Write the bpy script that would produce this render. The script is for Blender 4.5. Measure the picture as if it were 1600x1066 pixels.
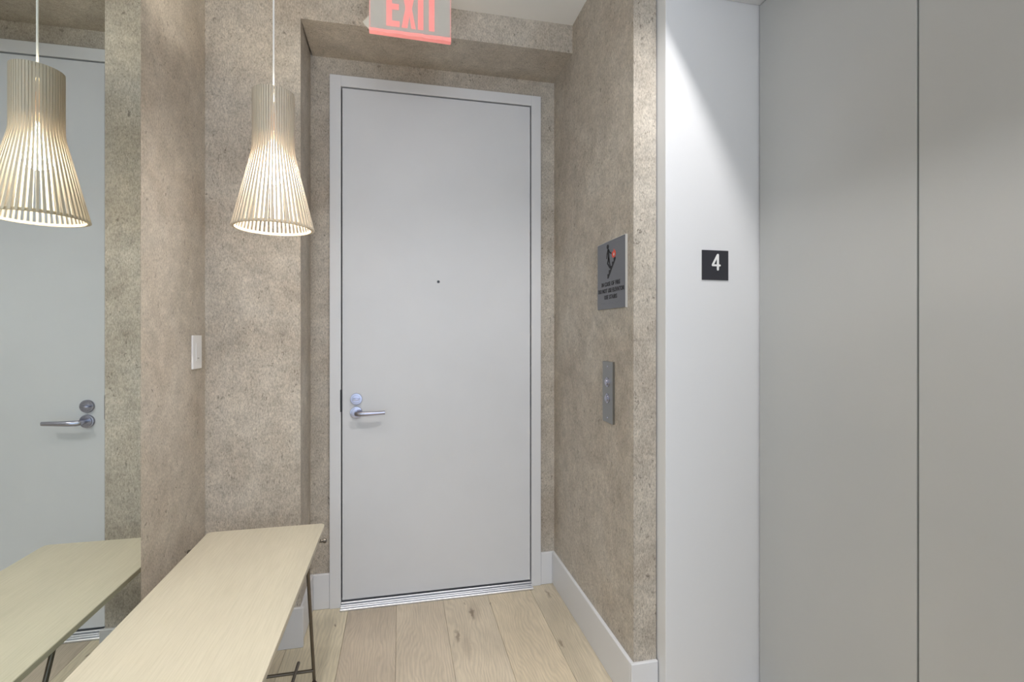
import bpy, bmesh, math, random
from mathutils import Vector, Matrix

random.seed(7)
SC = bpy.context.scene
COL = SC.collection
for o in list(bpy.data.objects):
    bpy.data.objects.remove(o)

# ---------------------------------------------------------------- camera
cam_d = bpy.data.cameras.new('camera')
cam = bpy.data.objects.new('camera', cam_d)
COL.objects.link(cam)
cam.location = (0, 0, 1.29)
cam.rotation_euler = (math.radians(90), 0, -math.asin(.218))   # looks 12.6 deg right of the corridor axis
cam_d.sensor_width = 36
cam_d.lens = 780 / 1600 * 36
cam_d.shift_y = -10 / 1600
cam_d.clip_start = .02
SC.camera = cam

# ---------------------------------------------------------------- world, lights, exposure
w = bpy.data.worlds.new('world')
SC.world = w
w.use_nodes = True
w.node_tree.nodes['Background'].inputs[0].default_value = (.75, .85, 1, 1)
w.node_tree.nodes['Background'].inputs[1].default_value = .6

SC.view_settings.view_transform = 'Standard'
SC.view_settings.look = 'None'
SC.view_settings.gamma = 1
SC.view_settings.use_curve_mapping = False
SC.view_settings.exposure = 0.17


def light(name, kind, loc, energy, color, rot=(0, 0, 0), **kw):
    d = bpy.data.lights.new(name, kind)
    d.energy = energy
    d.color = color
    for k, v in kw.items():
        setattr(d, k, v)
    o = bpy.data.objects.new(name, d)
    o.location = loc
    o.rotation_euler = rot
    COL.objects.link(o)
    return o


WARM = (1, .95, .90)
# recessed ceiling downlights (bare lamps flush with the ceiling, all outside the frame)
light('downlight', 'SPOT', (.674, .85, 2.722), 50, (1, .975, .96), spot_size=math.radians(135), spot_blend=.5, shadow_soft_size=.020)
light('downlight', 'SPOT', (-.30, .75, 2.722), 75, WARM, spot_size=math.radians(98), spot_blend=1, shadow_soft_size=.035)
light('downlight', 'SPOT', (.10, -.45, 2.722), 75, WARM, spot_size=math.radians(98), spot_blend=1, shadow_soft_size=.035)
# unseen area lamp added overhead to brighten the ceiling, not a known fixture
light('ceiling_fill', 'AREA', (0.15, .05, 2.40), 7.5, (.93, .96, 1), rot=(math.radians(180 - 30), 0, 0), shape='RECTANGLE', size=1.0, size_y=.5)
# daylight from the large opening behind the camera
light('opening_daylight', 'AREA', (0.0, -1.45, 1.45), 17, (.66, .80, 1), rot=(math.radians(90), 0, 0),
      shape='RECTANGLE', size=1.4, size_y=2.3)

# ---------------------------------------------------------------- helpers


class MB:
    """collects primitives in world coordinates; build() links ONE mesh object"""

    def __init__(self):
        self.bm = bmesh.new()

    def box(self, a, b, bevel=0.0, seg=1):
        t = bmesh.new()
        xs = (min(a[0], b[0]), max(a[0], b[0]))
        ys = (min(a[1], b[1]), max(a[1], b[1]))
        zs = (min(a[2], b[2]), max(a[2], b[2]))
        v = [t.verts.new((x, y, z)) for x in xs for y in ys for z in zs]
        for f in ((0, 1, 3, 2), (4, 6, 7, 5), (0, 4, 5, 1), (2, 3, 7, 6), (0, 2, 6, 4), (1, 5, 7, 3)):
            t.faces.new([v[i] for i in f])
        if bevel:
            bmesh.ops.bevel(t, geom=t.edges[:], offset=bevel, segments=seg, affect='EDGES', profile=.5)
        self._merge(t)
        return self

    def _merge(self, t):
        bmesh.ops.recalc_face_normals(t, faces=t.faces[:])
        m = bpy.data.meshes.new('t')
        t.to_mesh(m)
        t.free()
        self.bm.from_mesh(m)
        bpy.data.meshes.remove(m)

    def rod(self, a, b, r, n=16, r2=None, chamfer=0):
        a, b = Vector(a), Vector(b)
        r2 = r if r2 is None else r2
        d = (b - a)
        L = d.length
        prof = [(0, 0, r), (L, 0, r2)]
        if chamfer:
            prof = [(0, 0, r - chamfer), (chamfer, 0, r), (L - chamfer, 0, r2), (L, 0, r2 - chamfer)]
        return self.lathe([(p[0], p[2]) for p in prof], a, d.normalized(), n)

    def lathe(self, prof, origin, axis, n=32, caps=True):
        """prof: (height, radius) along axis"""
        t = bmesh.new()
        origin, axis = Vector(origin), Vector(axis).normalized()
        q = Vector((0, 0, 1)).rotation_difference(axis)
        rings = []
        for h, r in prof:
            ring = []
            for i in range(n):
                A = 2 * math.pi * i / n
                ring.append(t.verts.new(origin + q @ Vector((r * math.cos(A), r * math.sin(A), h))))
            rings.append(ring)
        for k in range(len(rings) - 1):
            for i in range(n):
                j = (i + 1) % n
                t.faces.new((rings[k][i], rings[k][j], rings[k + 1][j], rings[k + 1][i]))
        if caps:
            t.faces.new(rings[0][::-1])
            t.faces.new(rings[-1])
        self._merge(t)
        return self

    def ring(self, c, r, rr, rh, n=64):
        """square-ish hoop of radius r, radial width rr, height rh"""
        t = bmesh.new()
        rings = []
        pr = [(r - rr / 2, -rh / 2), (r + rr / 2, -rh / 2), (r + rr / 2, rh / 2), (r - rr / 2, rh / 2)]
        for i in range(n):
            A = 2 * math.pi * i / n
            rings.append([t.verts.new((c[0] + p[0] * math.cos(A), c[1] + p[0] * math.sin(A), c[2] + p[1])) for p in pr])
        for i in range(n):
            j = (i + 1) % n
            for k in range(4):
                l = (k + 1) % 4
                t.faces.new((rings[i][k], rings[j][k], rings[j][l], rings[i][l]))
        self._merge(t)
        return self

    def prism(self, pts, origin, ux, uy, un, depth):
        """2D outline pts in the plane (ux, uy) at origin, extruded by depth along un"""
        t = bmesh.new()
        origin, ux, uy, un = Vector(origin), Vector(ux), Vector(uy), Vector(un)
        lo = [t.verts.new(origin + ux * p[0] + uy * p[1]) for p in pts]
        hi = [t.verts.new(origin + ux * p[0] + uy * p[1] + un * depth) for p in pts]
        t.faces.new(lo[::-1])
        t.faces.new(hi)
        n = len(pts)
        for i in range(n):
            j = (i + 1) % n
            t.faces.new((lo[i], lo[j], hi[j], hi[i]))
        bmesh.ops.recalc_face_normals(t, faces=t.faces[:])
        t.normal_update()
        bmesh.ops.triangulate(t, faces=[f for f in t.faces if len(f.verts) > 4])
        self._merge(t)
        return self

    def stroke(self, a, b, wd, origin, ux, uy, un, depth):
        a, b = Vector(a), Vector(b)
        d = (b - a).normalized() * wd / 2
        p = Vector((-d.y, d.x))
        pts = []
        for c, s in ((a, -1), (b, 1)):
            for k in range(5):
                A = -math.pi / 2 + math.pi * k / 4
                e = d * math.cos(A) * s + p * math.sin(A) * s
                pts.append(c + e)
        return self.prism([(q.x, q.y) for q in pts], origin, ux, uy, un, depth)

    def build(self, name, mat, parent=None, smooth=False, loc=None):
        m = bpy.data.meshes.new(name)
        base = wloc(parent) if parent else Vector(loc or (0, 0, 0))
        bmesh.ops.translate(self.bm, verts=self.bm.verts[:], vec=-base)
        self.bm.to_mesh(m)
        self.bm.free()
        o = bpy.data.objects.new(name, m)
        COL.objects.link(o)
        if parent:
            o.parent = parent
        elif loc:
            o.location = loc
        m.materials.append(mat)
        if smooth:
            for p in m.polygons:
                p.use_smooth = True
            m.set_sharp_from_angle(angle=math.radians(35))
        return o


def wloc(o):
    v = Vector((0, 0, 0))
    while o:
        v += o.location
        o = o.parent
    return v


def empty(name, loc):
    o = bpy.data.objects.new(name, None)
    o.empty_display_size = .05
    o.location = loc
    COL.objects.link(o)
    return o


def tag(o, label, cat, group=None):
    o['label'] = label
    o['category'] = cat
    if group:
        o['group'] = group
    return o


def struct(o):
    o['kind'] = 'structure'
    return o


# ---------------------------------------------------------------- materials
def mat(name, color=(.8, .8, .8), rough=.5, metal=0.0, **kw):
    m = bpy.data.materials.new(name)
    m.use_nodes = True
    b = m.node_tree.nodes['Principled BSDF']
    b.inputs['Base Color'].default_value = (*color, 1)
    b.inputs['Roughness'].default_value = rough
    b.inputs['Metallic'].default_value = metal
    for k, v in kw.items():
        b.inputs[k].default_value = v
    return m


class G:
    """tiny node-graph helper"""

    def __init__(self, m):
        self.m = m
        self.t = m.node_tree
        self.b = self.t.nodes['Principled BSDF']

    def n(self, typ, ins=None, **props):
        nd = self.t.nodes.new(typ)
        for k, v in props.items():
            setattr(nd, k, v)
        for k, v in (ins or {}).items():
            if hasattr(v, 'is_output'):
                self.t.links.new(v, nd.inputs[k])
            else:
                nd.inputs[k].default_value = v
        return nd

    def coords(self, scale=(1, 1, 1), rnd=False):
        geo = self.n('ShaderNodeNewGeometry')
        v = geo.outputs['Position']
        if rnd:
            oi = self.n('ShaderNodeObjectInfo')
            sc = self.n('ShaderNodeVectorMath', {0: (17.3, 9.1, 4.7)}, operation='SCALE')
            self.t.links.new(oi.outputs['Random'], sc.inputs['Scale'])
            v = self.n('ShaderNodeVectorMath', {0: v, 1: sc.outputs[0]}, operation='ADD').outputs[0]
        mp = self.n('ShaderNodeMapping', {'Vector': v, 'Scale': scale})
        return mp.outputs[0]

    def noise(self, vec, scale, detail=4, rough=.55, dist=0.0):
        return self.n('ShaderNodeTexNoise', {'Vector': vec, 'Scale': scale, 'Detail': detail,
                                             'Roughness': rough, 'Distortion': dist}).outputs['Fac']

    def ramp(self, fac, stops, interp='LINEAR'):
        r = self.n('ShaderNodeValToRGB', {'Fac': fac})
        cr = r.color_ramp
        cr.interpolation = interp
        while len(cr.elements) < len(stops):
            cr.elements.new(.5)
        for e, (p, c) in zip(cr.elements, stops):
            e.position = p
            e.color = (*c, 1) if len(c) == 3 else c
        return r.outputs[0]

    def mix(self, fac, a, b, mode='MIX'):
        nd = self.n('ShaderNodeMix', data_type='RGBA', blend_type=mode)
        for i, v in ((0, fac), (6, a), (7, b)):
            if hasattr(v, 'is_output'):
                self.t.links.new(v, nd.inputs[i])
            else:
                nd.inputs[i].default_value = (*v, 1) if isinstance(v, tuple) and len(v) == 3 else v
        return nd.outputs[2]

    def math(self, op, a, b=0.0, clamp=False):
        nd = self.n('ShaderNodeMath', {0: a, 1: b}, operation=op)
        nd.use_clamp = clamp
        return nd.outputs[0]

    def bump(self, h, strength, dist):
        nd = self.n('ShaderNodeBump', {'Height': h, 'Strength': strength, 'Distance': dist})
        self.t.links.new(nd.outputs[0], self.b.inputs['Normal'])

    def color(self, c):
        self.t.links.new(c, self.b.inputs['Base Color'])


g3 = lambda v: (v, v, v)

# mottled plaster-like wallcovering with dark flecks
M_WALL = mat('mottled_wallcovering', rough=.62)
g = G(M_WALL)
c = g.coords()
big = g.noise(c, 3.2, 5, .6, .6)
mid = g.noise(c, 16, 7, .72, .5)
cs = g.coords((1.35, 1.35, .55))
fine = g.noise(cs, 190, 5, .75, .2)
col = g.ramp(big, [(.33, (.425, .37, .305)), (.5, (.485, .435, .368)), (.68, (.54, .495, .43))])
m2 = g.ramp(mid, [(.34, g3(.85)), (.5, g3(.99)), (.66, g3(1.14))])
col = g.mix(1.0, col, m2, 'MULTIPLY')
f2 = g.ramp(fine, [(.34, g3(.62)), (.5, g3(1.0)), (.66, g3(1.36))])
col = g.mix(.9, col, f2, 'MULTIPLY')
# dark flecks: small stretched cells, only in patches
fl = g.noise(g.coords((1, 1, .6)), 95, 2, .5, .8)
fmask = g.ramp(fl, [(.64, g3(0)), (.68, g3(1))])
patch = g.ramp(g.noise(c, 9, 3, .6), [(.40, g3(.15)), (.62, g3(1))])
fm = g.math('MULTIPLY', fmask, patch)
col = g.mix(g.math('MULTIPLY', fm, .6), col, (.10, .08, .06))
g.color(col)
h = g.math('SUBTRACT', g.math('ADD', g.math('MULTIPLY', fine, .5), g.math('MULTIPLY', mid, .12)), g.math('MULTIPLY', fm, .6))
g.bump(h, .28, .003)

M_CEIL = mat('ceiling_paint', (.88, .875, .86), .7)
g = G(M_CEIL); g.bump(g.noise(g.coords(), 160, 2), .08, .001)

M_TRIM = mat('white_satin_trim', (.74, .745, .765), .42)
M_DOOR = mat('white_door_paint', (.70, .71, .735), .42)
g = G(M_DOOR)
g.color(g.ramp(g.noise(g.coords((1, 1, 1)), 5, 3), [(.3, (.69, .70, .725)), (.7, (.71, .72, .745))]))
g.bump(g.noise(g.coords((1, 1, .2)), 240, 2), .05, .0006)

M_JAMB = mat('elevator_jamb_enamel', (.76, .765, .78), .38)
M_ELEV = mat('elevator_door_enamel', (.50, .495, .48), .36)
g = G(M_ELEV)
c = g.coords()
base = g.ramp(g.noise(c, 2.2, 3), [(.3, (.475, .485, .485)), (.7, (.50, .505, .50))])
dots = g.n('ShaderNodeTexVoronoi', {'Vector': c, 'Scale': 9.0, 'Randomness': 1.0}).outputs['Distance']
dm = g.ramp(dots, [(.0, g3(.55)), (.03, g3(0))])
keep = g.ramp(g.noise(c, 7, 1), [(.54, g3(0)), (.58, g3(1))])
g.color(g.mix(g.math('MULTIPLY', dm, keep), base, (.36, .34, .30)))
g.bump(g.noise(g.coords((1, 1, .08)), 90, 2), .03, .0006)

M_DARK = mat('gap_shade', (.03, .032, .04), .8)  # near-black colour for the shade inside the door gaps
M_SUB = mat('subfloor', (.16, .12, .08), .9)

# oiled oak planks; tint comes from each plank's own object colour
M_PLANK = mat('oak_plank', rough=.45)
g = G(M_PLANK)
oi = g.n('ShaderNodeObjectInfo')
cr = g.coords((1, .14, 1), rnd=True)
warp = g.noise(g.coords((1, .30, 1), rnd=True), 5, 3, .5)
pos = g.n('ShaderNodeVectorMath', {0: cr}, operation='ADD')
wv = g.n('ShaderNodeCombineXYZ', {'X': g.math('MULTIPLY', warp, .22)})
g.t.links.new(wv.outputs[0], pos.inputs[1])
wave = g.n('ShaderNodeTexWave', {'Vector': pos.outputs[0], 'Scale': 26.0, 'Distortion': 2.6, 'Detail': 3.0,
                                 'Detail Scale': 1.2}, bands_direction='X').outputs['Fac']
grain = g.noise(g.coords((1, .05, 1), rnd=True), 210, 4, .65)
blot = g.noise(g.coords((1, .5, 1), rnd=True), 6, 3, .55)
f1 = g.ramp(wave, [(.0, g3(.90)), (.6, g3(1.0)), (1, g3(1.04))])
f2 = g.ramp(grain, [(.3, g3(.84)), (.55, g3(1.02)), (.8, g3(1.08))])
f3 = g.ramp(blot, [(.3, g3(.88)), (.7, g3(1.1))])
col = g.mix(.8, oi.outputs['Color'], f1, 'MULTIPLY')
col = g.mix(.8, col, f2, 'MULTIPLY')
col = g.mix(1.0, col, f3, 'MULTIPLY')
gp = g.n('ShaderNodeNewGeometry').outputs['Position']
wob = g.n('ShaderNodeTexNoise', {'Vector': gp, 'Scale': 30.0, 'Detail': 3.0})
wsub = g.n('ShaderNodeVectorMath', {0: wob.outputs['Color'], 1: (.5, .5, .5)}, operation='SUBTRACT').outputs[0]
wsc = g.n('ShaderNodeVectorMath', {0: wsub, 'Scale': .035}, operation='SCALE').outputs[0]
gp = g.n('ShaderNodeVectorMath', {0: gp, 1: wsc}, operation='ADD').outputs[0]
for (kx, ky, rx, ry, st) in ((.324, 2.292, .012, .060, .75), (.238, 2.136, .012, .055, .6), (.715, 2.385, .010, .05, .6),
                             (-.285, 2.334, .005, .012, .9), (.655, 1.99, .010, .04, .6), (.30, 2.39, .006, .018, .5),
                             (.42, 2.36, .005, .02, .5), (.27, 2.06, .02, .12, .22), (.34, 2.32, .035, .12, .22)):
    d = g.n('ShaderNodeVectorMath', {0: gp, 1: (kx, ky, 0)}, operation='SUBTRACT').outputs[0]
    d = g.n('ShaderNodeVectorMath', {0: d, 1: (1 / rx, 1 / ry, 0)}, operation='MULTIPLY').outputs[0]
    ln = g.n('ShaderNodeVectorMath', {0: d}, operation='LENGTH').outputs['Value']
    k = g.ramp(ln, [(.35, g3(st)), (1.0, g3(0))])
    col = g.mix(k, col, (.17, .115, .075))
g.color(col)
g.bump(g.math('ADD', grain, g.math('MULTIPLY', wave, .3)), .10, .001)

# pale birch / oak veneer (bench top)
M_VENEER = mat('pale_oak_veneer', rough=.5)
g = G(M_VENEER)
grain = g.noise(g.coords((1, .035, 1)), 260, 4, .6)
broad = g.noise(g.coords((1, .12, 1)), 9, 3, .5)
col = g.ramp(grain, [(.3, (.52, .475, .365)), (.55, (.575, .525, .41)), (.8, (.61, .56, .445))])
col = g.mix(1.0, col, g.ramp(broad, [(.3, g3(.95)), (.7, g3(1.04))]), 'MULTIPLY')
g.color(col)
g.bump(grain, .05, .0005)

# birch lamp slats: thin veneer that lets some light through
M_SLAT = mat('birch_slat', (.62, .50, .33), .5)
g = G(M_SLAT)
gs = g.noise(g.coords((1, 1, .06)), 220, 3, .6)
gcol = g.ramp(gs, [(.3, (.62, .545, .435)), (.7, (.70, .625, .515))])
g.color(gcol)
tr = g.n('ShaderNodeBsdfTranslucent', {'Color': gcol})
ms = g.n('ShaderNodeMixShader', {0: .12, 1: g.b.outputs[0], 2: tr.outputs[0]})
g.t.links.new(ms.outputs[0], g.t.nodes['Material Output'].inputs[0])
M_RING = mat('birch_ring', (.66, .54, .37), .5)
M_CORD = mat('white_cord', (.85, .85, .84), .5)
M_SOCKET = mat('copper_socket', (.72, .42, .24), .35, .6)
M_BULB = mat('opal_bulb', (1, 1, 1), .3)
M_BULB.node_tree.nodes['Principled BSDF'].inputs['Emission Color'].default_value = (1, .97, .95, 1)
M_BULB.node_tree.nodes['Principled BSDF'].inputs['Emission Strength'].default_value = 112

M_MIRROR = mat('silvered_mirror', (.80, .845, .81), .012, 1.0)
M_GLASSEDGE = mat('mirror_edge', (.55, .66, .62), .12, .4)
M_STEEL = mat('satin_steel', (.30, .30, .29), .28, 1.0)
g = G(M_STEEL); g.bump(g.noise(g.coords((1, 1, .1)), 300, 2), .03, .0004)
M_CHROME = mat('polished_chrome', (.46, .46, .54), .24, 1.0)
M_ALU = mat('brushed_sill', (.74, .75, .78), .35, .8)
M_BRONZE = mat('dark_nickel_rod', (.17, .15, .125), .32, .9)
M_RUBBER = mat('brown_rubber_foot', (.07, .05, .035), .5)
M_BLACK = mat('black_plastic', (.018, .018, .022), .45)
M_PLAQUE = mat('charcoal_plaque', (.028, .028, .036), .5)
M_WHITE = mat('white_raised_figure', (.85, .85, .84), .5)
M_PLASTIC = mat('white_switch_plastic', (.85, .85, .87), .35)
M_SIGN = mat('grey_anodised_plate', (.17, .175, .20), .4, .25)
g = G(M_SIGN); g.bump(g.noise(g.coords((1, .04, 1)), 500, 2), .04, .0004)
M_SIGNEDGE = mat('plate_edge', (.75, .74, .72), .3, .6)
M_INK = mat('black_ink', (.008, .008, .010), .6)
M_RED = mat('red_ink', (.75, .07, .03), .5)


def see_through(name, col, rough, alpha):
    m = mat(name, col, rough)
    m.node_tree.nodes['Principled BSDF'].inputs['Alpha'].default_value = alpha
    return m


M_ACRYL = see_through('clear_acrylic', (.66, .68, .60), .12, .62)
M_FILM = see_through('pink_lit_film', (.95, .50, .48), .2, .62)
b = M_FILM.node_tree.nodes['Principled BSDF']
b.inputs['Emission Color'].default_value = (1, .20, .18, 1)
b.inputs['Emission Strength'].default_value = .35
M_FILMCLEAR = see_through('crinkled_clear_film', (.88, .86, .84), .10, .22)
M_LETTER = mat('lit_red_letter', (.85, .15, .13), .4)
b = M_LETTER.node_tree.nodes['Principled BSDF']
b.inputs['Emission Color'].default_value = (1, .16, .14, 1)
b.inputs['Emission Strength'].default_value = .55

# ---------------------------------------------------------------- setting
XL, XR, XE = -.760, .782, 1.2305          # left wall, right wall, elevator doors
YF, YB = 2.208, 2.492                     # front wall plane, recess back wall
YR = 1.584                                # end of the right wall (elevator recess)
ZC, ZS = 2.73, 2.600                      # ceiling, recess soffit
YN = -1.6                                 # rear wall behind the camera
T = .12

# floor: subfloor slab and every plank
fl = struct(MB().box((XL - T, YN - T, -.10), (XE + .2, YB + T, -.0125)).build('floor', M_SUB))
tints = [(.68, .59, .44), (.66, .58, .43), (.70, .62, .46), (.56, .475, .37), (.63, .54, .42), (.66, .57, .44), (.68, .58, .43), (.61, .53, .40), (.6, .52, .4), (.58, .5, .38)]
PW = .2195
x0 = -.238 - 3 * PW
k = 0
for i in range(10):
    xa, xb = x0 + i * PW, x0 + (i + 1) * PW
    xa2, xb2 = max(xa, XL), min(xb, XE + .04)
    if xb2 - xa2 < .01:
        continue
    # lengths: long planks run past the area in view; butt joints fall nearer the camera
    cuts = [YB, random.uniform(.2, 1.1), YN]
    for j in range(2):
        p = MB().box((xa2 + .0005, cuts[j + 1] + .0005, -.0125), (xb2 - .0005, cuts[j] - .0005, 0), .0006).build('plank', M_PLANK, fl)
        t = tints[i] if j == 0 else random.choice(tints)
        p.color = (*t, 1)

struct(MB().box((XL - T, YN - T, ZC), (XR + .02, YB + T, ZC + .1)).build('ceiling', M_CEIL))

# left wall: baseboard below, wallcovering above
struct(MB().box((XL - T, YN, 0), (XL, YB + T, ZC)).build('wall_left', M_WALL))
# front wall beside the recess (the pier left of the door), recess header and back wall
struct(MB().prism([(XL, YF), (-.404, YF), (-.412, YB), (-.412, YB + T), (XL, YB + T)], (0, 0, 0), (1, 0, 0), (0, 1, 0), (0, 0, 1), ZC).build('wall_front_pier', M_WALL))
struct(MB().box((-.404, YF, ZS), (XR, YB, ZC)).build('wall_front_header', M_WALL))
bw = MB()
bw.box((-.413, YB, 0), (-.325, YB + T, ZS + .13))
bw.box((.705, YB, 0), (XR, YB + T, ZS + .13))
bw.box((-.325, YB, 2.515), (.705, YB + T, ZS + .13))
struct(bw.build('wall_back', M_WALL))
# right wall: from the recess to the elevator opening, and again nearer than the opening
YN2 = .360
struct(MB().box((XR, YR, 0), (XR + .085, YB + T, ZC)).build('wall_right', M_WALL))
struct(MB().box((XR + .085, YR + .03, 0), (XE + .2, YB + T, ZC)).build('wall_right_core', M_WALL))
struct(MB().box((XR, YN, 0), (XR + .085, YN2, ZC)).build('wall_right_near', M_WALL))
ZO = 2.505
struct(MB().box((XR, YN2, ZO), (XR + .085, YR, ZC)).build('wall_right_header', M_WALL))
# rear wall with the wide opening the daylight comes through
rw = MB()
rw.box((XL - T, YN - T, 0), (-.72, YN, ZC))
rw.box((.72, YN - T, 0), (XE + .2, YN, ZC))
rw.box((-.72, YN - T, 2.6), (.72, YN, ZC))
struct(rw.build('wall_rear', M_WALL))

# baseboards with a small eased top edge
BH, BT = .165, .014


def board(name, a, b):
    return struct(MB().box(a, b, .0025, 1).build(name, M_TRIM))


board('baseboard_left', (XL, YN, 0), (XL + BT, YF - BT, BH))
board('baseboard_front', (XL, YF - BT, 0), (-.405 + BT, YF, BH))
board('baseboard_recess_left', (-.413, YF, 0), (-.413 + BT, YB, BH))
board('baseboard_back_left', (-.413 + BT, YB - BT, 0), (-.3255, YB, BH))
board('baseboard_back_right', (.7055, YB - BT, 0), (XR - BT, YB, BH))
board('baseboard_right', (XR - BT, YR, 0), (XR, YB, BH))
board('baseboard_right_return', (XR - BT, YR - BT, 0), (.868, YR, BH))
board('baseboard_right_near', (XR - BT, YN, 0), (XR, YN2 + BT, BH))

# ---------------------------------------------------------------- door_1: the apartment door
D = 2.477
d1 = struct(empty('door_1', (.19, D, 0)))
fr = MB()
fr.box((-.325, D - .004, 0), (-.2745, D + .10, 2.515), .0015)
fr.box((.6545, D - .004, 0), (.705, D + .10, 2.515), .0015)
fr.box((-.2745, D - .0038, 2.463), (.6545, D + .10, 2.5148), .0012)
fr.build('door_frame', M_TRIM, d1)
MB().box((-.2744, D + .035, .028), (.6544, D + .06, 2.463)).build('gap_shade_sheet', M_DARK, d1)  # dark sheet behind the leaf, stands in for shade in the gaps
leaf = MB().box((-.2685, D, .034), (.6485, D + .0345, 2.4565), .001).build('door_leaf', M_DOOR, d1)
th = MB()
th.box((-.276, D - .040, 0), (.657, D + .06, .010), .002)
th.box((-.274, D - .026, .010), (.654, D - .020, .0135), .0012)
th.box((-.274, D - .012, .010), (.654, D - .006, .0150), .0012)
th.box((-.274, D - .001, .010), (.654, D + .05, .0230), .0015)
th.build('threshold', M_ALU, d1)
# strike on the frame edge
MB().box((-.2775, D - .0050, .925), (-.2695, D - .0005, 1.030), .0008).build('strike_plate', M_BLACK, d1)


def lat(prof, o, ax, name, m, par, n=40):
    return MB().lathe(prof, o, ax, n).build(name, m, par, smooth=True)


HX, HZ, TZ = -.205, .920, .984
AX = (0, -1, 0)
lat([(0, .0285), (.006, .0285), (.008, .027), (.0085, .022), (.012, .021), (.0125, 0.0105)], (HX, D, HZ), AX, 'handle_rose', M_CHROME, leaf)
lat([(0, .0275), (.006, .0275), (.008, .026), (.0082, .019), (.0095, .018), (.0098, .001)], (HX, D, TZ), AX, 'thumbturn_rose', M_CHROME, leaf)
tt = MB()
tt.lathe([(.0095, .007), (.016, .007)], (HX, D, TZ), AX, 24)
tt.box((HX - .015, D - .030, TZ - .0035), (HX + .015, D - .015, TZ + .0035), .0015, 2)
tt.build('thumbturn', M_CHROME, leaf, smooth=True)
# lever: neck, elbow and tapering grip
lv = MB()
bm = bmesh.new()
path = [((HX, D - .010, HZ), .0085), ((HX, D - .036, HZ), .0085), ((HX + .003, D - .048, HZ), .0108), ((HX + .014, D - .055, HZ), .0120),
        ((HX + .045, D - .056, HZ), .0112), ((HX + .095, D - .056, HZ + .0015), .0096), ((HX + .134, D - .055, HZ + .003), .0088)]
rings = []
for i, (p, r) in enumerate(path):
    p = Vector(p)
    a = Vector(path[max(i - 1, 0)][0]); c2 = Vector(path[min(i + 1, len(path) - 1)][0])
    d = (c2 - a).normalized()
    side = d.cross(Vector((0, 0, 1))).normalized()
    up = side.cross(d).normalized()
    rings.append([bm.verts.new(p + (side * math.cos(t) * .85 + up * math.sin(t)) * r) for t in [2 * math.pi * q / 20 for q in range(20)]])
for i in range(len(rings) - 1):
    for q in range(20):
        bm.faces.new((rings[i][q], rings[i][(q + 1) % 20], rings[i + 1][(q + 1) % 20], rings[i + 1][q]))
bm.faces.new(rings[0][::-1]); bm.faces.new(rings[-1])
lv._merge(bm)
lv.build('door_handle', M_CHROME, leaf, smooth=True)
ph = MB().lathe([(-.004, .0075), (.0015, .0075), (.002, .0068)], (.182, D, 1.550), AX, 24).build('peephole', M_STEEL, leaf, smooth=True)
MB().lathe([(.0, .0055), (.0026, .0055)], (.182, D, 1.550), AX, 20).build('peephole_lens', M_BLACK, leaf)

# ---------------------------------------------------------------- door_2: the elevator doors
YJ, YJ2, XJ = 1.527, .417, .871
d2 = struct(empty('door_2', (XE, .972, 0)))
ZH = 2.449
MB().box((XJ, YJ, 0), (XE + .05, YR + .028, ZH + .06), .0015).build('jamb', M_JAMB, d2)
MB().box((XJ, YN2, 0), (XE + .05, YJ2, ZH + .06), .0015).build('jamb', M_JAMB, d2)
MB().box((XJ, YJ2 + .0005, ZH), (XE + .05, YJ - .0005, ZH + .06), .0015).build('jamb_head', M_JAMB, d2)
MB().box((XE, .9745, .012), (XE + .03, YJ - .006, ZH - .004), .001).build('door_panel', M_ELEV, d2)
MB().box((XE, YJ2 + .003, .012), (XE + .03, .9695, ZH - .003), .001).build('door_panel', M_ELEV, d2)
MB().box((XE - .10, YJ2 + .001, .0), (XE + .05, YJ - .001, .008), .001).build('door_sill', M_ALU, d2)
MB().box((XE + .032, YJ2, 0.01), (XE + .05, YJ, ZH)).build('gap_shade_backing', M_DARK, d2)  # dark slab behind the panels, makes their gaps read as shaded

# ---------------------------------------------------------------- wall mirror
mr = empty('wall_mirror', (XL, 1.0, .17))
tag(mr, 'tall frameless mirror on the left wall reflecting door and pendant lamp', 'mirror')
ML, MR_, MZ0, MZ1, MT = .15, 1.697, .185, 2.68, .005
bm = bmesh.new()
ch = .004
o_ = [(ML, MZ0), (MR_, MZ0), (MR_, MZ1), (ML, MZ1)]
i_ = [(ML + ch, MZ0 + ch), (MR_ - ch, MZ0 + ch), (MR_ - ch, MZ1 - ch), (ML + ch, MZ1 - ch)]
vf = [bm.verts.new((XL + MT, y, z)) for y, z in i_]
bm.faces.new(vf)
gl = MB(); gl._merge(bm)
gl.build('silvered_face', M_MIRROR, mr)
bm = bmesh.new()
a = [bm.verts.new((XL + MT, y, z)) for y, z in i_]
b2 = [bm.verts.new((XL + MT - .002, y, z)) for y, z in o_]
c2 = [bm.verts.new((XL, y, z)) for y, z in o_]
for i in range(4):
    j = (i + 1) % 4
    bm.faces.new((a[i], a[j], b2[j], b2[i])); bm.faces.new((b2[i], b2[j], c2[j], c2[i]))
ed = MB(); ed._merge(bm)
ed.build('polished_edge', M_GLASSEDGE, mr)

# ---------------------------------------------------------------- pendant lamp
LX, LY, LZ, LH = -.418, 1.820, 1.647, .457
lp = empty('pendant_lamp', (LX, LY, LZ))
tag(lp, 'slatted pale birch pendant lamp hanging on a white cord beside the mirror', 'lamp')


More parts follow.
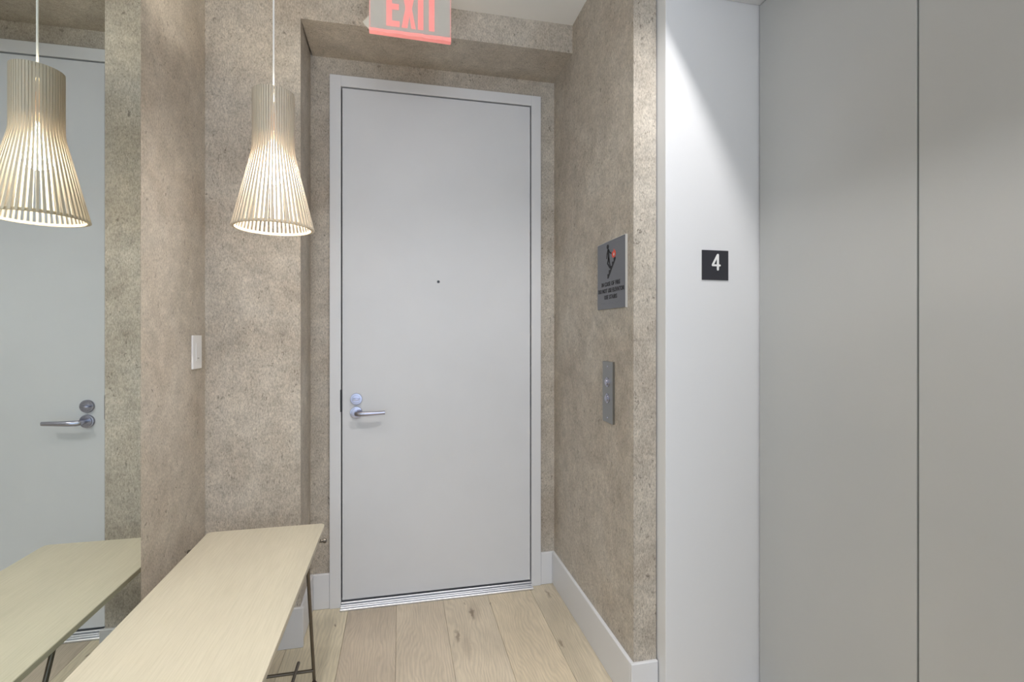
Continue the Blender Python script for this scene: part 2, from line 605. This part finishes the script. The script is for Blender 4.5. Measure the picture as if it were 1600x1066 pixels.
def rad(z):                       # outer radius of the shade at height z above its rim
    r0, r1, zk = .1290, .0655, .262
    if z >= zk + .02:
        return r1
    lin = r0 + (r1 - r0) * z / zk
    if z <= zk - .02:
        return lin
    t = (z - (zk - .02)) / .04
    a = r0 + (r1 - r0) * (zk - .02) / zk
    return (1 - t) ** 2 * a + 2 * t * (1 - t) * r1 + t * t * r1


NS = 52
zs = [0, .08, .16, .23, .242, .252, .262, .272, .282, .36, LH]
bm = bmesh.new()
SW, ST = .0066, .0068
prev = None
for z in zs:
    r = rad(z)
    ring = [bm.verts.new((x, y, z)) for x, y in ((r, -SW / 2), (r, SW / 2), (r - ST, SW / 2), (r - ST, -SW / 2))]
    if prev:
        for k in range(4):
            l = (k + 1) % 4
            bm.faces.new((prev[k], prev[l], ring[l], ring[k]))
    else:
        bm.faces.new(ring[::-1])
    prev = ring
bm.faces.new(prev)
bmesh.ops.recalc_face_normals(bm, faces=bm.faces[:])
sm = bpy.data.meshes.new('slat')
bm.to_mesh(sm); bm.free()
sm.materials.append(M_SLAT)
for i in range(NS):
    s = bpy.data.objects.new('slat', sm)
    s.parent = lp
    s.rotation_euler = (0, 0, 2 * math.pi * (i + .5) / NS)
    COL.objects.link(s)
P = (LX, LY, LZ)
MB().ring((LX, LY, LZ + .004), rad(0) - ST - .002, .0045, .009, 88).build('shade_ring', M_RING, lp, smooth=True)
MB().ring((LX, LY, LZ + LH - .006), .0655 - ST - .0022, .0045, .010, 64).build('shade_ring', M_RING, lp, smooth=True)
mr2 = MB().ring((LX, LY, LZ + .312), .0655 - ST - .0022, .0045, .006, 64)
for k in range(3):
    A = 2 * math.pi * k / 3 + .3
    mr2.rod((LX + .018 * math.cos(A), LY + .018 * math.sin(A), LZ + .312), (LX + .059 * math.cos(A), LY + .059 * math.sin(A), LZ + .312), .0022, 8)
mr2.build('shade_ring', M_RING, lp, smooth=True)
MB().lathe([(.292, .0195), (.300, .021), (.350, .021), (.362, .016), (.385, .014), (.390, .004)], P, (0, 0, 1), 28).build('lamp_socket', M_SOCKET, lp, smooth=True)
MB().rod((LX, LY, LZ + .388), (LX, LY, ZC - .024), .0030, 12).build('cord', M_CORD, lp, smooth=True)
MB().lathe([(0, .008), (.002, .042), (.022, .045), (.0235, .045)], (LX, LY, ZC - .024), (0, 0, 1), 40).build('ceiling_rose', M_CORD, lp, smooth=True)
MB().lathe([(.152, .002), (.154, .016), (.162, .031), (.176, .041), (.192, .0455), (.208, .0445), (.225, .038), (.245, .028), (.265, .0195), (.300, .015)], P, (0, 0, 1), 32).build('bulb', M_BULB, lp, smooth=True)

# the part of the lamp's light that leaves through the open top of the shade
up = light('lamp_uplight', 'SPOT', (LX, LY, LZ + .428), 4.5, (1, .88, .70), rot=(math.pi, 0, 0), spot_size=math.radians(150), spot_blend=.6, shadow_soft_size=.02)

# ---------------------------------------------------------------- bench
BX0, BX1, BY0, BY1, BZ = -.703, -.288, 1.06, 2.072, .550
bn = empty('bench', (-.4965, (BY0 + BY1) / 2, 0))
tag(bn, 'low bench with pale oak veneer top on thin dark metal rod legs', 'bench')
pts = []
R = .018
for cx, cy, a0 in ((BX1 - R, BY1 - R, 0), (BX0 + R, BY1 - R, 90), (BX0 + R, BY0 + R, 180), (BX1 - R, BY0 + R, 270)):
    for k in range(7):
        A = math.radians(a0 + 15 * k)
        pts.append((cx + R * math.cos(A), cy + R * math.sin(A)))
bm = bmesh.new()


def inset(p, d):
    cx, cy = (BX0 + BX1) / 2, (BY0 + BY1) / 2
    return (p[0] - math.copysign(min(d, abs(p[0] - cx)), p[0] - cx), p[1] - math.copysign(min(d, abs(p[1] - cy)), p[1] - cy))


lv_ = [(BZ, .0015), (BZ - .0015, 0), (BZ - .016, 0), (BZ - .018, .002)]
rr = [[bm.verts.new((*inset(p, d), z)) for p in pts] for z, d in lv_]
for i in range(3):
    for k in range(len(pts)):
        l = (k + 1) % len(pts)
        bm.faces.new((rr[i][k], rr[i][l], rr[i + 1][l], rr[i + 1][k]))
bm.faces.new(rr[0]); bm.faces.new(rr[-1][::-1])
tp = MB(); tp._merge(bm)
tp.build('bench_top', M_VENEER, bn, smooth=True)
MID = (BY0 + BY1) / 2
for s in (1, -1):                                   # far and near leg frames
    yt, yf = MID + s * (1.757 - MID), MID + s * (1.936 - MID)
    for xl, xf, side in ((-.300, -.307, 1), (-.693, -.686, -1)):
        lean = side == s                            # one leaning leg per frame, at opposite corners
        yt = MID + s * ((1.757 if lean else 1.950) - MID) + (.04 if lean and s < 0 else 0)
        a, b_ = Vector((xf, yf, .022)), Vector((xl, yt, BZ - .0185))
        lg = MB().rod(a, b_, .0058, 14).build('leg', M_BRONZE, bn, smooth=True)
        MB().lathe([(0, .0100), (.003, .0115), (.018, .0115), (.024, .0085), (.032, .0065)], (xf, yf + s * .001, 0), (b_ - Vector((xf, yf, 0))), 20).build('rubber_foot', M_RUBBER, lg, smooth=True)
    yc = MID + s * (1.912 - MID)
    MB().rod((-.687, yc - s * .002, .080), (-.306, yc - s * .002, .080), .0056, 14).build('cross_rod', M_BRONZE, bn, smooth=True)
    yp = MID + s * (1.960 - MID)
    pv = MB().rod((-.718, yp, .5245), (-.280, yp, .5245), .0060, 14)
    pv.build('pivot_rod', M_BRONZE, bn, smooth=True)
    for x, e in ((-.718, -1), (-.280, 1)):
        MB().rod((x, yp, .5245), (x + e * .012, yp, .5245), .0085, 18, chamfer=.002).build('rod_end_cap', M_BRONZE, bn, smooth=True)
yy = 1.948 - MID
for x in (-.363, -.630):
    MB().rod((x, MID - yy, .0915), (x, MID + yy, .0915), .0056, 14).build('stretcher', M_BRONZE, bn, smooth=True)

# ---------------------------------------------------------------- exit sign
EY = 1.965
ex = empty('exit_sign', (.038, EY, ZC))
tag(ex, 'red EXIT sign on a clear panel wrapped in crinkled film under the ceiling', 'sign')
MB().box((-.135, EY - .03, ZC - .065), (.210, EY + .03, ZC), .004, 2).build('housing', M_ALU, ex)
MB().box((-.1120, EY - .004, 2.446), (.1900, EY + .004, ZC - .066), .001).build('clear_panel', M_ACRYL, ex)
UX, UZ, UN = (1, 0, 0), (0, 0, 1), (0, -1, 0)
O = (0, EY - .0042, 2.468)
H, S = .152, .0215
lets = [
    [(-.053, 0), (-.003, 0), (-.003, S), (-.053 + S, S), (-.053 + S, H / 2 - S / 2), (-.006, H / 2 - S / 2), (-.006, H / 2 + S / 2), (-.053 + S, H / 2 + S / 2), (-.053 + S, H - S), (-.003, H - S), (-.003, H), (-.053, H)],
    [(.004, 0), (.026, 0), (.0335, .05), (.041, 0), (.0575, 0), (.043, H / 2), (.0575, H), (.041, H), (.0335, H - .05), (.026, H), (.004, H), (.0185, H / 2)],
    [(.0655, 0), (.0865, 0), (.0865, H), (.0655, H)],
    [(.1075, 0), (.129, 0), (.129, H - S), (.146, H - S), (.146, H), (.0935, H), (.0935, H - S), (.1075, H - S)],
]
for L in lets:
    MB().prism(L, O, UX, UZ, UN, .0018).build('letter', M_LETTER, ex)
# protective film: wrinkled sheet in front, lit folded hem at the bottom, loose corner flap on the left
random.seed(3)


def sheet(x0_, x1_, z0_, z1_, y, amp, nx=26, nz=16, flare=0):
    bm = bmesh.new()
    vs = []
    for j in range(nz + 1):
        row = []
        for i in range(nx + 1):
            u, v = i / nx, j / nz
            x = x0_ + (x1_ - x0_) * u
            z = z0_ + (z1_ - z0_) * v
            yy_ = y + amp * math.sin(7 * v + 5 * math.sin(4 * u + 2 * v)) * math.sin(3 + 9 * v * u + 4 * u) + random.uniform(-.25, .25) * amp
            row.append(bm.verts.new((x, yy_, z)))
        vs.append(row)
    for j in range(nz):
        for i in range(nx):
            bm.faces.new((vs[j][i], vs[j][i + 1], vs[j + 1][i + 1], vs[j + 1][i]))
    return bm


m_ = MB(); m_._merge(sheet(-.1155, .1925, 2.446, 2.662, EY - .0125, .0036)); fo = m_.build('film_wrap', M_FILMCLEAR, ex, smooth=True)
sd = fo.modifiers.new('thickness', 'SOLIDIFY'); sd.thickness = .0004
hem = MB()
bm = bmesh.new()
n = 30
secs = []
for i in range(n + 1):
    u = i / n
    x = -.1155 + .308 * u
    w1 = .0012 * math.sin(23 * u) + random.uniform(-.0007, .0007)
    drop = .0075 + .0045 * u
    sec = [(EY - .0135, 2.4485 + w1 * .4), (EY - .0145, 2.444 - drop + w1), (EY + .0, 2.4435 - drop + w1), (EY + .0125, 2.4465 - drop), (EY + .0125, 2.449)]
    secs.append([bm.verts.new((x, q[0], q[1])) for q in sec])
for i in range(n):
    for k in range(5):
        l = (k + 1) % 5
        bm.faces.new((secs[i][k], secs[i][l], secs[i + 1][l], secs[i + 1][k]))
bm.faces.new(secs[0]); bm.faces.new(secs[-1][::-1])
hem._merge(bm)
hem.build('film_hem', M_FILM, ex, smooth=True)
# vertical lit edge strips
MB().box((.1895, EY - .006, 2.446), (.1930, EY + .006, ZC - .066), .0008).build('lit_edge', M_FILM, ex)
MB().box((-.1155, EY - .006, 2.446), (-.1120, EY + .006, ZC - .066), .0008).build('lit_edge', M_FILM, ex)
MB().prism([(-.116, .055), (-.1275, .038), (-.1395, .0265), (-.132, .016), (-.116, .002)], (0, EY - .011, 2.440), UX, UZ, UN, .0006).build('film_flap', see_through('milky_film', (.72, .68, .60), .2, .8), ex)

# ---------------------------------------------------------------- fire-stairs sign on the right wall
font_mats = {}


def lettering(name, text, width, height, origin, ux, uy, un, m, parent, bold=.0):
    cu = bpy.data.curves.new('t', 'FONT')
    cu.body = text
    cu.size = 1
    cu.extrude = 0
    cu.offset = bold
    cu.space_character = 1.12
    cu.resolution_u = 4
    o = bpy.data.objects.new('t', cu)
    COL.objects.link(o)
    dg = bpy.context.evaluated_depsgraph_get()
    me = bpy.data.meshes.new_from_object(o.evaluated_get(dg))
    bpy.data.objects.remove(o)
    xs = [v.co.x for v in me.vertices]; ys = [v.co.y for v in me.vertices]
    x0_, x1_, y0_, y1_ = min(xs), max(xs), min(ys), max(ys)
    origin, ux, uy, un = Vector(origin), Vector(ux), Vector(uy), Vector(un)
    bm = bmesh.new(); bm.from_mesh(me)
    for v in bm.verts:
        a, b_ = (v.co.x - x0_) / (x1_ - x0_) * width, (v.co.y - y0_) / (y1_ - y0_) * height
        v.co = origin + ux * a + uy * b_
    r = bmesh.ops.extrude_face_region(bm, geom=bm.faces[:])
    bmesh.ops.translate(bm, verts=[e for e in r['geom'] if isinstance(e, bmesh.types.BMVert)], vec=un * .0008)
    bpy.data.meshes.remove(me)
    q = MB(); q._merge(bm)
    return q.build(name, m, parent)


SX, SY0, SZ0 = XR - .0075, 1.8885, 1.388
UX, UZ, UN = (0, -1, 0), (0, 0, 1), (-1, 0, 0)
fs = empty('fire_stairs_sign', (XR, 1.76, SZ0))
tag(fs, 'grey metal fire notice with stick figure on stairs, above the call buttons', 'sign')
MB().box((XR - .0072, SY0 - .256, SZ0), (XR, SY0, SZ0 + .257), .0010).build('sign_plate', M_SIGN, fs)
ed = MB()
ed.box((XR - .0078, SY0 - .2585, SZ0 - .0015), (XR, SY0 - .2562, SZ0 + .2585), .0004)
ed.box((XR - .0076, SY0 - .2562, SZ0 + .2572), (XR, SY0, SZ0 + .2585), .0003)
ed.build('lit_rim', M_SIGNEDGE, fs)  # near and top edges coloured pale for the light they catch
SO = (SX + .0003, SY0, SZ0)
fig = MB()
ZP = (SO, UX, UZ, UN, .0009)
fig.prism([(.103 + .0095 * math.cos(t), .238 + .0085 * math.sin(t)) for t in [2 * math.pi * q / 14 for q in range(14)]], *ZP)
fig.stroke((.107, .223), (.112, .192), .0125, *ZP)
fig.stroke((.110, .226), (.122, .214), .006, *ZP)
fig.stroke((.122, .214), (.136, .208), .0052, *ZP)
fig.stroke((.104, .224), (.096, .210), .006, *ZP)
fig.stroke((.096, .210), (.093, .195), .0052, *ZP)
fig.stroke((.110, .192), (.101, .174), .0085, *ZP)
fig.stroke((.101, .174), (.122, .156), .0065, *ZP)
fig.stroke((.114, .192), (.119, .177), .0085, *ZP)
fig.stroke((.119, .177), (.126, .158), .0065, *ZP)
fig.build('stick_figure', M_INK, fs)
st = [(.101, .116), (.101, .133), (.114, .133), (.114, .147), (.128, .147), (.128, .161), (.143, .161), (.143, .175), (.158, .175), (.158, .189), (.174, .189), (.174, .183), (.108, .116)]
MB().prism(st, SO, UX, UZ, UN, .0009).build('stair_symbol', M_INK, fs)
MB().prism([(.150, .189), (.143, .197), (.142, .206), (.149, .214), (.153, .209), (.160, .222), (.163, .211), (.170, .216), (.175, .204), (.172, .193), (.163, .189)], SO, UX, UZ, UN, .0009).build('flame', M_RED, fs)
MB().prism([(.157, .196), (.155, .201), (.160, .208), (.165, .202), (.163, .196)], (SO[0] - .0009, SO[1], SO[2]), UX, UZ, UN, .0003).build('flame_core', M_SIGNEDGE, fs)
for txt, s0, wd, t0, bo in (('IN CASE OF FIRE', .045, .167, .0875, .008), ('DO NOT USE ELEVATOR', .013, .233, .0625, .008), ('USE STAIRS', .071, .115, .0375, .008)):
    lettering('lettering', txt, wd, .0160, (SO[0], SY0 - s0, SZ0 + t0), UX, UZ, Vector(UN), M_INK, fs, bo)
br = MB()
for i in range(26):
    if i in (2, 7, 10, 14):
        continue
    for j in range(2):
        if random.random() < .7:
            br.lathe([(0, .0012), (.0006, .0008)], (SO[0], SY0 - .045 - i * .0065, SZ0 + .024 - j * .004), UN, 6)
br.build('braille', M_SIGN, fs)

# ---------------------------------------------------------------- elevator call station
cs_ = empty('call_station', (XR, 1.785, .953))
tag(cs_, 'stainless steel elevator call plate with two round buttons on wallcovering', 'button panel')
MB().box((XR - .0085, 1.738, .953), (XR, 1.834, 1.187), .0012).build('face_plate', M_STEEL, cs_)
for z in (1.108, 1.046):
    bt = MB().lathe([(0, .0185), (.0025, .0185), (.0035, .0165), (.0035, .0135)], (XR - .0084, 1.786, z), (-1, 0, 0), 28).build('button_collar', M_CHROME, cs_, smooth=True)
    MB().lathe([(.001, .0130), (.0060, .0130), (.0078, .0110), (.0084, .004)], (XR - .0084, 1.786, z), (-1, 0, 0), 28).build('call_button', M_CHROME, bt, smooth=True)
for z in (1.168, .972):
    MB().lathe([(0, .0035), (.0012, .0030), (.0014, .001)], (XR - .0084, 1.786, z), (-1, 0, 0), 14).build('screw', M_CHROME, cs_, smooth=True)

# ---------------------------------------------------------------- floor number plaque on the elevator jamb
pq = empty('floor_plaque', (1.02, YJ, 1.475))
tag(pq, 'small square black plaque with a raised white 4 on elevator jamb', 'sign')
PX0, PX1, PZ0, PZ1 = 1.0065, 1.1085, 1.478, 1.580
MB().box((PX0, YJ - .003, PZ0), (PX1, YJ, PZ1), .0004).build('plaque_plate', M_PLAQUE, pq)
F = ((PX0, YJ - .0029, PZ0), (1, 0, 0), (0, 0, 1), (0, -1, 0), .0012)
kx = PX1 - PX0
four = MB()
four.stroke((.585 * kx, .845 * kx), (.395 * kx, .505 * kx), .0072, *F)
four.stroke((.395 * kx, .495 * kx), (.665 * kx, .495 * kx), .0068, *F[:4], .0014)
four.stroke((.590 * kx, .845 * kx), (.590 * kx, .355 * kx), .0078, *F[:4], .0016)
four.build('numeral', M_WHITE, pq)
dt = MB()
for a_, b_ in ((.50, .22), (.53, .22), (.56, .22), (.56, .19), (.56, .16), (.53, .16)):
    dt.lathe([(0, .0010), (.0006, .0007)], (PX0 + a_ * kx, YJ - .003, PZ0 + b_ * kx), (0, -1, 0), 8)
dt.build('braille', M_PLAQUE, pq)

# ---------------------------------------------------------------- light switch on the left wall
sw = empty('light_switch', (XL, 2.115, 1.160))
tag(sw, 'white rectangular light switch plate on the wall just right of the mirror', 'switch')
MB().box((XL, 2.073, 1.160), (XL + .0065, 2.157, 1.287), .0015, 2).build('switch_plate', M_PLASTIC, sw)
MB().box((XL + .006, 2.098, 1.190), (XL + .0085, 2.132, 1.257), .0008).build('rocker', M_PLASTIC, sw)
MB().box((XL + .0084, 2.108, 1.199), (XL + .0100, 2.122, 1.2015), .0004).build('dimmer_tab', M_STEEL, sw)
